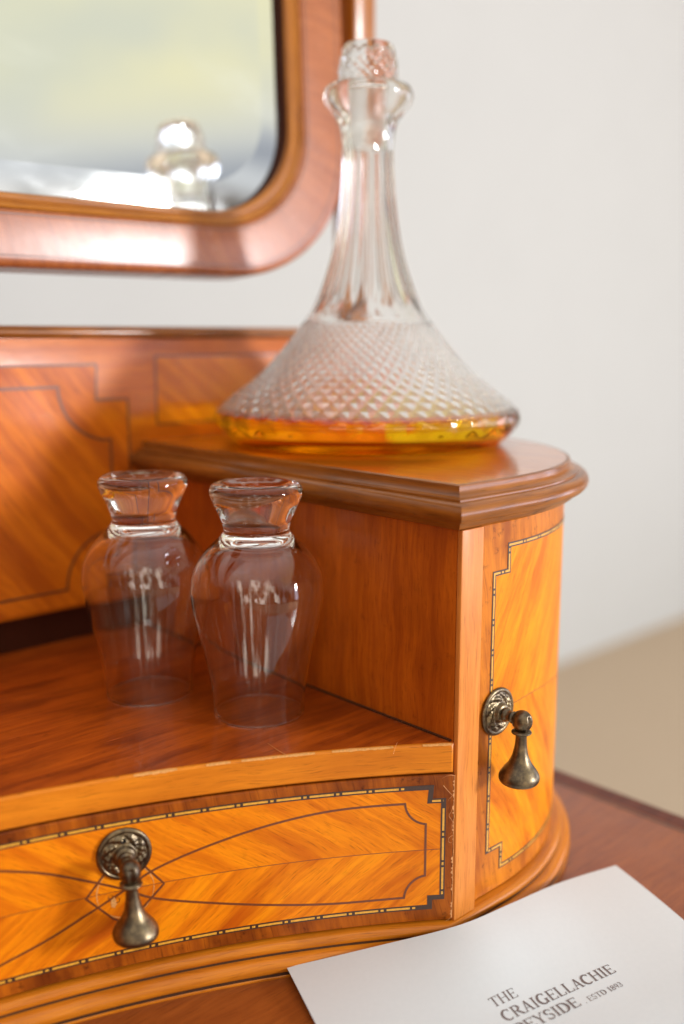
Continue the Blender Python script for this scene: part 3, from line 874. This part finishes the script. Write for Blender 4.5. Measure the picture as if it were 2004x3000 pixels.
# ---- swing mirror: posts, frame, moulding, bevelled plate
TILT = radians(4.6)
MO = Vector((0, 547.35, 319.46))
MN = Vector((0, -cos(TILT), sin(TILT)))          # towards the room
MU = Vector((0, sin(TILT), cos(TILT)))
def mp(x, wv, d): return tuple(MO + Vector((x, 0, 0)) + MU * wv + MN * d)
def frame_loop(o, kx=1.0):
    """right half outline from the bottom middle round the corner and up, then the left half mirrored"""
    bx, bz, rx, rz = 457.5 + o * kx, -53.5 - o, 74 + o * 0.85, 66 + o * 0.80
    top = 640 + o
    right = [(0, bz - 2.4 + 0)] + [(bx - rx + (0) - (bx - rx) * (1 - t_), bz - 2.4 * (1 - t_ ** 2)) for t_ in (0.25, 0.5, 0.75)]
    for i in range(25):
        a = pi / 2 * i / 24
        right.append((bx - rx + rx * sin(a), bz + rz - rz * cos(a)))
    right += [(bx + 2.0, bz + rz + 60), (bx + 3.5, 120 + o * 0), (bx + 6, 300), (bx + 6, top)]
    left = [(-x, z) for x, z in right[1:]][::-1]
    return right + left
KX = 1.28
def loft(name, prof, mat, parent, kx=KX, smooth_angle=35, uvk=1.0):
    V, U, Fc = [], [], []
    run = None
    for o, d in prof:
        lp = frame_loop(o, kx)
        if run is None:
            run = [0.0]
            for a, b in zip(lp[:-1], lp[1:]): run.append(run[-1] + hypot(b[0] - a[0], b[1] - a[1]))
        for i, (x, z) in enumerate(lp): V.append(mp(x, z, d)); U.append((run[i] / 100, o / 100 * uvk))
    m = len(run)
    for j in range(len(prof) - 1):
        for i in range(m):
            i2 = (i + 1) % m
            Fc.append((j * m + i, j * m + i2, (j + 1) * m + i2, (j + 1) * m + i))
    return obj(name, V, Fc, mat, parent, U, smooth=True, angle=smooth_angle)
MF = loft("mirror_frame", [(7.6, -6), (7.6, 6.6), (8.2, 8.0), (9.5, 8.5), (12, 8.6), (34, 8.6), (37, 8.2), (38.6, 6.8), (39.2, 4.6), (39.2, -17), (7.6, -17), (7.6, -6)], M_frame, T)
fix_normals(MF)
IM = loft("inner_moulding", [(-1.5, -1.0), (-1.5, 4.8), (-0.6, 6.2), (0.8, 7.0), (2.4, 6.8), (3.4, 6.2), (4.0, 6.5), (5.2, 7.8), (6.6, 8.1), (7.55, 7.5), (7.55, -3), (-1.5, -3), (-1.5, -1.0)], M_inner, MF, uvk=1)
fix_normals(IM)
fix_normals(loft("rebate", [(-1.6, -0.6), (-1.75, 0.4), (-1.75, 4.4), (-1.6, 4.6)], M_black, MF))
for o_, w_ in ((10.6, 0.5), (33.0, 0.5)):
    loft("frame_stringing", [(o_ - w_, 8.5), (o_ - w_, 8.72), (o_ + w_, 8.72), (o_ + w_, 8.5)], M_string, MF)
# plate: flat centre and a bevelled margin
lp0 = frame_loop(-20, 1.0); lp1 = frame_loop(0, KX)
m = len(lp0)
V = [mp(x, z, 0) for x, z in lp0] + [mp(x, z, -0.85) for x, z in lp1]
Fc = [tuple(range(m))] + [(i, (i + 1) % m, m + (i + 1) % m, m + i) for i in range(m)]
PLATE = obj("mirror_plate", V, Fc, M_mirror, MF)
for f_ in PLATE.data.polygons:
    if f_.normal.y > 0: f_.flip()
box("mirror_backing", -452, 452, 560, 566, 300, 940, M_black, MF)
# posts
box("post", 523, 545.5, 548.5, 571, 195.0, 1000, M_inner, T, bevel=2.2, uvaxes=(2, 0))

# ------------------------------------------------------------------ decanter
DCX, DCYY, DZ = 440.0, 448.6, TOPZ
DEC = empty("whisky_decanter", "wide based cut glass ship's decanter with a little amber whisky on the cabinet top", "decanter")
key_prof = [(0.0, 2.6), (60, 2.4), (74, 1.4), (79, 0.3), (83.5, 0.5), (87.0, 3.0), (91.5, 7.5), (95.2, 12.5), (96.4, 16.5), (95.2, 20.5), (91.0, 25.0),
            (83.0, 31.5), (74.5, 38.0), (66.5, 44.5), (59.5, 51.5), (52.5, 59.5), (46.0, 67.5), (40.0, 75.5), (35.0, 83.5), (31.3, 91.5), (28.0, 99.5), (25.2, 108.0), (22.8, 116.5),
            (20.6, 126.5), (18.9, 136.5), (17.6, 147.0), (16.7, 158.0), (16.1, 169.0), (15.9, 178.0), (16.2, 186.0), (17.6, 192.0), (20.6, 197.0), (24.4, 201.0), (26.6, 204.6), (27.2, 208.0), (26.6, 211.0), (25.2, 213.0), (23.6, 213.4), (22.4, 212.4)]
outer = catmull(key_prof[3:], 6)
# arc length along the shoulder for an even diamond grid
acc = [0.0]
for a, b in zip(outer[:-1], outer[1:]): acc.append(acc[-1] + hypot(b[0] - a[0], b[1] - a[1]))
def tri(x): return abs((x % 1.0) - 0.5) * 2.0          # 1 at integers, 0 half way
ND = 54
cum = [0.0]
for a, b in zip(outer[:-1], outer[1:]):
    r = max(20.0, (a[0] + b[0]) / 2)
    # rows get smaller as the circumference shrinks, as cut diamonds do
    cum.append(cum[-1] + hypot(b[0] - a[0], b[1] - a[1]) / (2 * pi * r / ND) * 1.0)
i_lo = min(range(len(outer)), key=lambda i: abs(outer[i][1] - 20.5) + (0 if outer[i][0] > 60 else 99))
i_hi = min(range(len(outer)), key=lambda i: abs(outer[i][1] - 75.5))
def smst(x, a, b):
    t_ = max(0.0, min(1.0, (x - a) / (b - a))); return t_ * t_ * (3 - 2 * t_)
def dec_rfun_at(a, r, z, k):
    u = a / (2 * pi)
    d = 0.0
    if z >= 17:
        wgt = smst(z, 18.5, 22.5) * (1 - smst(z, 72.5, 76.5))
        if wgt > 0:
            c = k - cum[i_lo]
            e1 = tri(u * ND + c * 0.95); e2 = tri(u * ND - c * 0.62)
            amp = 1.5 * (0.25 + 0.75 * r / 96.0)
            d -= amp * wgt * max(e1, e2)
    if z < 20.5 and r > 80:
        wgt = smst(z, 2.2, 5.0) * (1 - smst(z, 18.0, 20.5))
        d -= wgt * (0.9 * tri(u * 28) * smst(z, 9, 16))
    if z > 74:
        wgt = smst(z, 76.0, 92.0) * (1 - smst(z, 176, 184))
        ph = u * 12; q = (ph % 1.0) - 0.5
        d += wgt * r * ((cos(pi / 12) / cos(2 * pi / 12 * q)) - 1.0) * 1.9
        if z < 100: d -= 0.35 * smst(z, 74, 80) * (1 - smst(z, 90, 100)) * tri(u * 24)
    return d
def build_decanter():
    # finer rings where the diamonds are
    seg = ND * 10
    prof = []
    for i in range(len(outer) - 1):
        a, b = outer[i], outer[i + 1]
        z = a[1]
        sub = 3 if 17 < z < 78 and a[0] > 30 else (2 if z < 20 else 1)
        for k in range(sub):
            t_ = k / sub
            prof.append((a[0] + (b[0] - a[0]) * t_, a[1] + (b[1] - a[1]) * t_, cum[i] + (cum[i + 1] - cum[i]) * t_))
    prof.append((*outer[-1], cum[-1]))
    V, Fc = [], []
    rings = []
    bottom = [(0.0, 0.5, 0), (60, 0.45, 0), (74, 0.35, 0)]
    full = bottom + prof
    inner_out = [(21.6, 210.4), (19.6, 206.4), (16.0, 202.4), (13.0, 198.4), (12.1, 193.0), (11.9, 188), (11.9, 182), (12.4, 170), (13.0, 158), (13.9, 147), (15.2, 136.5), (17.0, 126.5), (19.2, 116.5), (21.6, 108), (24.4, 99.5), (27.6, 91.5), (31.2, 83.5), (36.0, 75.5), (41.8, 67.5), (48.2, 59.5),
                 (55.2, 51.5), (62.2, 44.5), (70.0, 38.0), (78.2, 31.6), (86.0, 25.2), (90.6, 20.2), (91.8, 16.5), (90.6, 13.6), (87.6, 11.2), (83, 9.8), (74, 9.3), (50, 9.2), (0, 9.4)]
    inner = catmull(inner_out, 3)
    allp = [(r, z, k, True) for r, z, k in full] + [(max(0.0, r), z, 0, False) for r, z in inner]
    for (r, z, k, out_) in allp:
        if r < 1e-3:
            rings.append([len(V)]); V.append((DCX, DCYY, DZ + z)); continue
        ring = []
        for j in range(seg):
            a = 2 * pi * j / seg
            rr = r + (dec_rfun_at(a, r, z, k) if out_ else 0.0)
            ring.append(len(V)); V.append((DCX + rr * cos(a), DCYY + rr * sin(a), DZ + z))
        rings.append(ring)
    for A, B in zip(rings[:-1], rings[1:]):
        for k in range(seg):
            k2 = (k + 1) % seg
            if len(A) == 1: Fc.append((A[0], B[k2], B[k]))
            elif len(B) == 1: Fc.append((A[k], A[k2], B[0]))
            else: Fc.append((A[k], A[k2], B[k2], B[k]))
    o = obj("decanter_body", V, Fc, M_crystal, DEC, smooth=False)
    fix_normals(o)
    o.data.polygons.foreach_set('use_smooth', [True] * len(o.data.polygons))
    o.data.set_sharp_from_angle(angle=radians(11))
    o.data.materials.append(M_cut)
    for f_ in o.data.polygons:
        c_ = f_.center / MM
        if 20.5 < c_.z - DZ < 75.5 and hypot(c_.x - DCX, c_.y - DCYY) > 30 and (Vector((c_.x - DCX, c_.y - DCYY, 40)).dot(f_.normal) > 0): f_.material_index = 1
    # whisky, a hair larger than the hollow so that the two surfaces never coincide
    LV = 21.2
    wprof = [(0, 9.25)] + [(r + 0.12, z - 0.12) for r, z in inner[::-1] if 8.0 < z < LV and r > 20]
    wprof += [(90.0, LV), (60, LV - 0.05), (0, LV - 0.05)]
    V, Fc = lathe(wprof, 160, DCX, DCYY, DZ)
    fix_normals(obj("whisky", V, Fc, M_whisky, DEC, smooth=True, angle=40))
build_decanter()

# stopper standing in the neck
def stopper():
    knob = catmull([(12.6, 210.5), (15.2, 212.2), (17.6, 215.6), (18.2, 220.5), (17.9, 225.0), (17.2, 229.0), (16.2, 232.5), (15.4, 235.0), (14.4, 236.8), (12.6, 237.6)], 6)
    def rf(a, z, i):
        if 213 < z < 234:
            wgt = smst(z, 213, 216) * (1 - smst(z, 231, 234)); u = a / (2 * pi)
            return -1.0 * wgt * (max(0, tri(u * 14 + z / 7.4) - 0.3) + max(0, tri(u * 14 - z / 7.4) - 0.3))
        return 0
    plug = [(0, 177.4), (9.4, 177.6), (10.6, 179), (10.9, 186), (11.2, 196), (11.7, 204.0), (11.9, 208.5)]
    np_ = len(plug)
    prof = plug + knob + [(6, 237.7), (0, 237.7)]
    V, Fc = lathe(prof, 168, DCX, DCYY, DZ, rfun=rf)
    o = fix_normals(obj("decanter_stopper", V, Fc, M_crystal, None, smooth=True, angle=16))
    o.data.materials.append(M_frost)
    zlim = (DZ + 209.0) * MM
    for f_ in o.data.polygons:
        if f_.center.z < zlim: f_.material_index = 1
    o['label'] = "cut glass barrel stopper seated in the neck of the decanter"; o['category'] = 'stopper'
stopper()

# ------------------------------------------------------------------ two tulip whisky glasses standing upside down
def tulip_profile():
    outer_ = catmull([(23.05, 2.6), (23.1, 4.5), (23.3, 8), (24.3, 16), (26.9, 30), (29.7, 42), (32.0, 53), (33.05, 60), (33.2, 66), (31.9, 73), (28.8, 79.6), (25.0, 84.6), (21.0, 88.6), (17.8, 91.6), (16.4, 94.0), (16.4, 96.0), (17.3, 99.5), (19.3, 104), (21.3, 108.4), (22.6, 111.6), (23.0, 114.0), (22.3, 116.3), (20.6, 117.6), (18.0, 118.0)], 5)
    foot = [(16.0, 117.7), (13.5, 116.9), (9, 116.2), (0, 116.0)]
    inner_ = catmull([(22.15, 2.6), (22.3, 4.5), (22.5, 8), (23.4, 16), (26.0, 30), (28.8, 42), (31.1, 53), (32.1, 60), (32.2, 66), (30.9, 72.4), (27.6, 78.4), (23.4, 82.9), (18.6, 86.4), (14.0, 88.8), (9.0, 90.0), (4.0, 90.4)], 5)[::-1]
    return outer_ + foot, [(0, 90.45)] + inner_
def tulip(name, x, y, label, rot):
    po, pi_ = tulip_profile()
    prof = pi_ + [(22.0, 1.6), (21.95, 0.9), (22.1, 0.35), (22.35, 0.08), (22.6, 0.0), (22.85, 0.08), (23.1, 0.35), (23.25, 0.9), (23.15, 1.6)] + po
    V, Fc = lathe(prof, 128, x, y, 0.05)
    o = fix_normals(obj(name, V, Fc, M_glass, None, smooth=True, angle=60))
    o['label'] = label; o['category'] = 'whisky glass'; o['group'] = 'upturned tulip whisky glasses on the shelf'
    return o
tulip("whisky_glass", 295.1, 378.4, "upturned clear tulip whisky glass nearest the side cabinet, in front of the other", 0)
tulip("whisky_glass", 269.6, 440.8, "upturned clear tulip whisky glass behind, on the backboard side of the shelf", 0)

# ------------------------------------------------------------------ sheet of headed paper leaning on the base moulding
def sheet():
    S_ = empty("headed_letter_sheet", "white sheet of headed paper lying in front of the cabinet foot", "paper")
    nu, nv = 40, 48
    top = catmull([(264.5, 321.4, -100.6), (300.0, 299.6, -94.8), (336.4, 279.0, -89.4), (372, 274.9, -91.4), (412.0, 272.6, -95.4), (453.6, 264.4, -98.6)], 8)
    # resample
    acc = [0.0]
    for a, b in zip(top[:-1], top[1:]): acc.append(acc[-1] + (Vector(a) - Vector(b)).length)
    def at(t_):
        L = t_ * acc[-1]
        for i in range(len(top) - 1):
            if acc[i] <= L <= acc[i + 1] + 1e-9:
                f = (L - acc[i]) / max(1e-9, acc[i + 1] - acc[i])
                return Vector(top[i]).lerp(Vector(top[i + 1]), f)
        return Vector(top[-1])
    V, Fc, U = [], [], []
    def pos(u, v):
        p = at(u).copy()
        q = Vector((264.5, 321.4, 0)).lerp(Vector((453.6, 264.4, 0)), u)      # straightens away from the cabinet
        k = smst(v, 0, 90)
        x = p.x + (q.x - p.x) * k; y = p.y + (q.y - p.y) * k
        d = Vector((-0.355, -0.935))
        bow = 2.6 * sin(pi * min(1, v / 150)) * smst(u, 0.75, 1.0)
        z = p.z + (ZT + 0.45 - p.z) * smst(v, -25, 85)
        z += 1.6 * sin(pi * min(1.0, v / 120.0)) * smst(u, 0.7, 1.0)
        return (x + d.x * v + bow, y + d.y * v, max(z, ZT + 0.35))
    for j in range(nv + 1):
        for i in range(nu + 1):
            V.append(pos(i / nu, 285.0 * j / nv)); U.append((i / nu, j / nv))
    m = nu + 1
    for j in range(nv):
        for i in range(nu):
            a = j * m + i
            Fc.append((a, a + m, a + m + 1, a + 1))
    o = obj("sheet", V, Fc, M_paper, S_, U, smooth=True)
    md = o.modifiers.new("thickness", 'SOLIDIFY'); md.thickness = 0.00014; md.offset = -1; md.use_rim = False
    # height of the sheet at a plan position, for the print
    from mathutils.bvhtree import BVHTree
    bv = BVHTree.FromPolygons([Vector(v) for v in V], Fc)
    def zat(x, y):
        h = bv.ray_cast(Vector((x, y, 50)), Vector((0, 0, -1)))
        return h[0].z if h[0] is not None else ZT + 0.4
    return S_, zat
SHEET, sheet_z = sheet()

# printed serif capitals, drawn as strokes (unit cap height, advance width)
def G(): 
    tk, tn = 0.115, 0.055
    def st(x0, y0, x1, y1, w_): return [(x0, y0), (x1, y1), w_]
    def srf(x, y, w_=0.26): return [(x - w_ / 2, y), (x + w_ / 2, y), 0.055]
    def arc(cx, cyy, rx, ry, a0, a1, w0, w1=None, n=18):
        return ['c', [(cx + rx * cos(radians(a0 + (a1 - a0) * i / n)), cyy + ry * sin(radians(a0 + (a1 - a0) * i / n))) for i in range(n + 1)], w0, w1 or w0]
    b, t_ = 0.03, 0.97
    return {
        'T': (0.66, [st(.33, 0, .33, 1, tk), st(.03, .965, .63, .965, tn), st(.045, .97, .045, .80, .05), st(.615, .97, .615, .80, .05), srf(.33, b)]),
        'H': (0.80, [st(.15, 0, .15, 1, tk), st(.65, 0, .65, 1, tk), st(.15, .52, .65, .52, tn), srf(.15, b), srf(.15, t_), srf(.65, b), srf(.65, t_)]),
        'E': (0.64, [st(.15, 0, .15, 1, tk), st(.05, .965, .58, .965, tn), st(.05, .035, .60, .035, tn), st(.15, .52, .47, .52, tn), st(.57, .97, .57, .80, .05), st(.59, .03, .59, .22, .05), st(.46, .42, .46, .62, .05)]),
        'C': (0.72, [arc(.40, .5, .31, .48, 50, 310, .08, .17), st(.61, .98, .61, .76, .05), ]),
        'R': (0.72, [st(.15, 0, .15, 1, tk), arc(.30, .74, .25, .23, 90, -90, .07, .16), st(.12, .965, .32, .965, tn), st(.12, .51, .32, .51, tn), st(.34, .52, .66, .02, .15), srf(.15, b), srf(.15, t_), srf(.66, b, .16)]),
        'A': (0.74, [st(.12, 0, .37, 1, tn), st(.37, 1, .61, 0, tk), st(.20, .34, .53, .34, tn), srf(.11, b, .22), srf(.61, b)]),
        'I': (0.34, [st(.17, 0, .17, 1, tk), srf(.17, b), srf(.17, t_)]),
        'G': (0.78, [arc(.40, .5, .31, .48, 50, 325, .08, .17), st(.63, .02, .63, .42, .15), srf(.62, .43, .24), st(.61, .98, .61, .76, .05)]),
        'L': (0.62, [st(.15, 0, .15, 1, tk), st(.05, .035, .57, .035, tn), st(.57, .03, .57, .24, .05), srf(.15, t_)]),
        'P': (0.64, [st(.15, 0, .15, 1, tk), arc(.30, .71, .26, .26, 90, -90, .07, .16), st(.12, .965, .32, .965, tn), st(.12, .45, .32, .45, tn), srf(.15, b), srf(.15, t_)]),
        'Y': (0.72, [st(.36, 0, .36, .46, tk), st(.10, 1, .36, .44, tk), st(.62, 1, .36, .44, tn), srf(.36, b), srf(.10, t_), srf(.62, t_, .2)]),
        'S': (0.56, [arc(.27, .74, .18, .24, 40, 250, .07, .13), arc(.28, .26, .20, .24, 85, -140, .15, .07), st(.46, .96, .46, .76, .05), st(.07, .04, .07, .26, .05)]),
        'D': (0.76, [st(.15, 0, .15, 1, tk), arc(.30, .5, .36, .47, 90, -90, .07, .17), st(.05, .965, .32, .965, tn), st(.05, .035, .32, .035, tn)]),
        '1': (0.42, [st(.22, 0, .22, 1, .12), st(.08, .84, .22, .98, .07), srf(.22, b)]),
        '8': (0.52, [arc(.26, .75, .16, .22, 0, 360, .09), arc(.26, .26, .20, .25, 0, 360, .10)]),
        '9': (0.52, [arc(.26, .68, .19, .29, 0, 360, .09), arc(.20, .66, .25, .66, 0, -75, .11, .05)]),
        '3': (0.50, [arc(.22, .75, .18, .22, 140, -90, .06, .11), arc(.22, .27, .21, .26, 90, -150, .12, .06)]),
        '.': (0.22, [st(.10, 0, .10, .13, .12)]),
        ' ': (0.30, []),
    }
GL = G()
def lettering(text, origin, direction, height, hscale, track, name="lettering"):
    dx, dy = direction; L = hypot(dx, dy); dx /= L; dy /= L
    ux, uy = -dy, dx
    V, Fc = [], []
    x = 0.0
    lift = [0.06]
    def add(poly):
        b = len(V)
        for (a, c) in poly:
            px = origin[0] + (a * dx + c * ux) * 1.0; py = origin[1] + (a * dy + c * uy)
            V.append((px, py, sheet_z(px, py) + lift[0]))
        Fc.append(tuple(range(b, b + len(poly))))
        lift[0] += 0.0012
    for ch in text:
        adv, strokes = GL[ch]
        for s_ in strokes:
            if s_[0] == 'c':
                pts, w0, w1 = s_[1], s_[2], s_[3]
                n = len(pts); left, right = [], []
                for i, p in enumerate(pts):
                    a = pts[max(0, i - 1)]; b = pts[min(n - 1, i + 1)]
                    tx, ty = b[0] - a[0], b[1] - a[1]; l_ = hypot(tx, ty) or 1
                    ww = (w0 + (w1 - w0) * sin(pi * i / (n - 1))) / 2
                    nx, ny = -ty / l_ * ww, tx / l_ * ww
                    left.append(((x + (p[0] + nx) * hscale) * height, (p[1] + ny) * height)); right.append(((x + (p[0] - nx) * hscale) * height, (p[1] - ny) * height))
                for i in range(n - 1):
                    add([left[i], left[i + 1], right[i + 1], right[i]][::-1])
            else:
                (x0, y0), (x1, y1), ww = s_
                tx, ty = x1 - x0, y1 - y0; l_ = hypot(tx, ty) or 1
                nx, ny = -ty / l_ * ww / 2, tx / l_ * ww / 2
                add([((x + (a) * hscale) * height, c * height) for a, c in ((x0 - nx, y0 - ny), (x1 - nx, y1 - ny), (x1 + nx, y1 + ny), (x0 + nx, y0 + ny))])
        x += adv * hscale + track
    o = obj(name, V, Fc, M_ink, SHEET, [(0, 0)] * len(V))
    for f_ in o.data.polygons:
        if f_.normal.z < 0: f_.flip()
    return x * height
def text_width(text, height, hscale, track): return sum(GL[c][0] * hscale + track for c in text) * height
TD = (65.2, -14.2)
def fit(text, origin, width, height, track=0.05):
    nat = sum(GL[c][0] for c in text); hs = (width / height - track * len(text)) / nat
    return lettering(text, origin, TD, height, hs, track)
fit("THE", (315.0, 239.4), 14.6, 4.9)
fit("CRAIGELLACHIE", (313.2, 231.2), 67.0, 5.6)
fit("SPEYSIDE", (307.6, 224.0), 41.0, 5.6)
fit(". ESTD 1893", (349.8, 214.9), 23.6, 2.9)
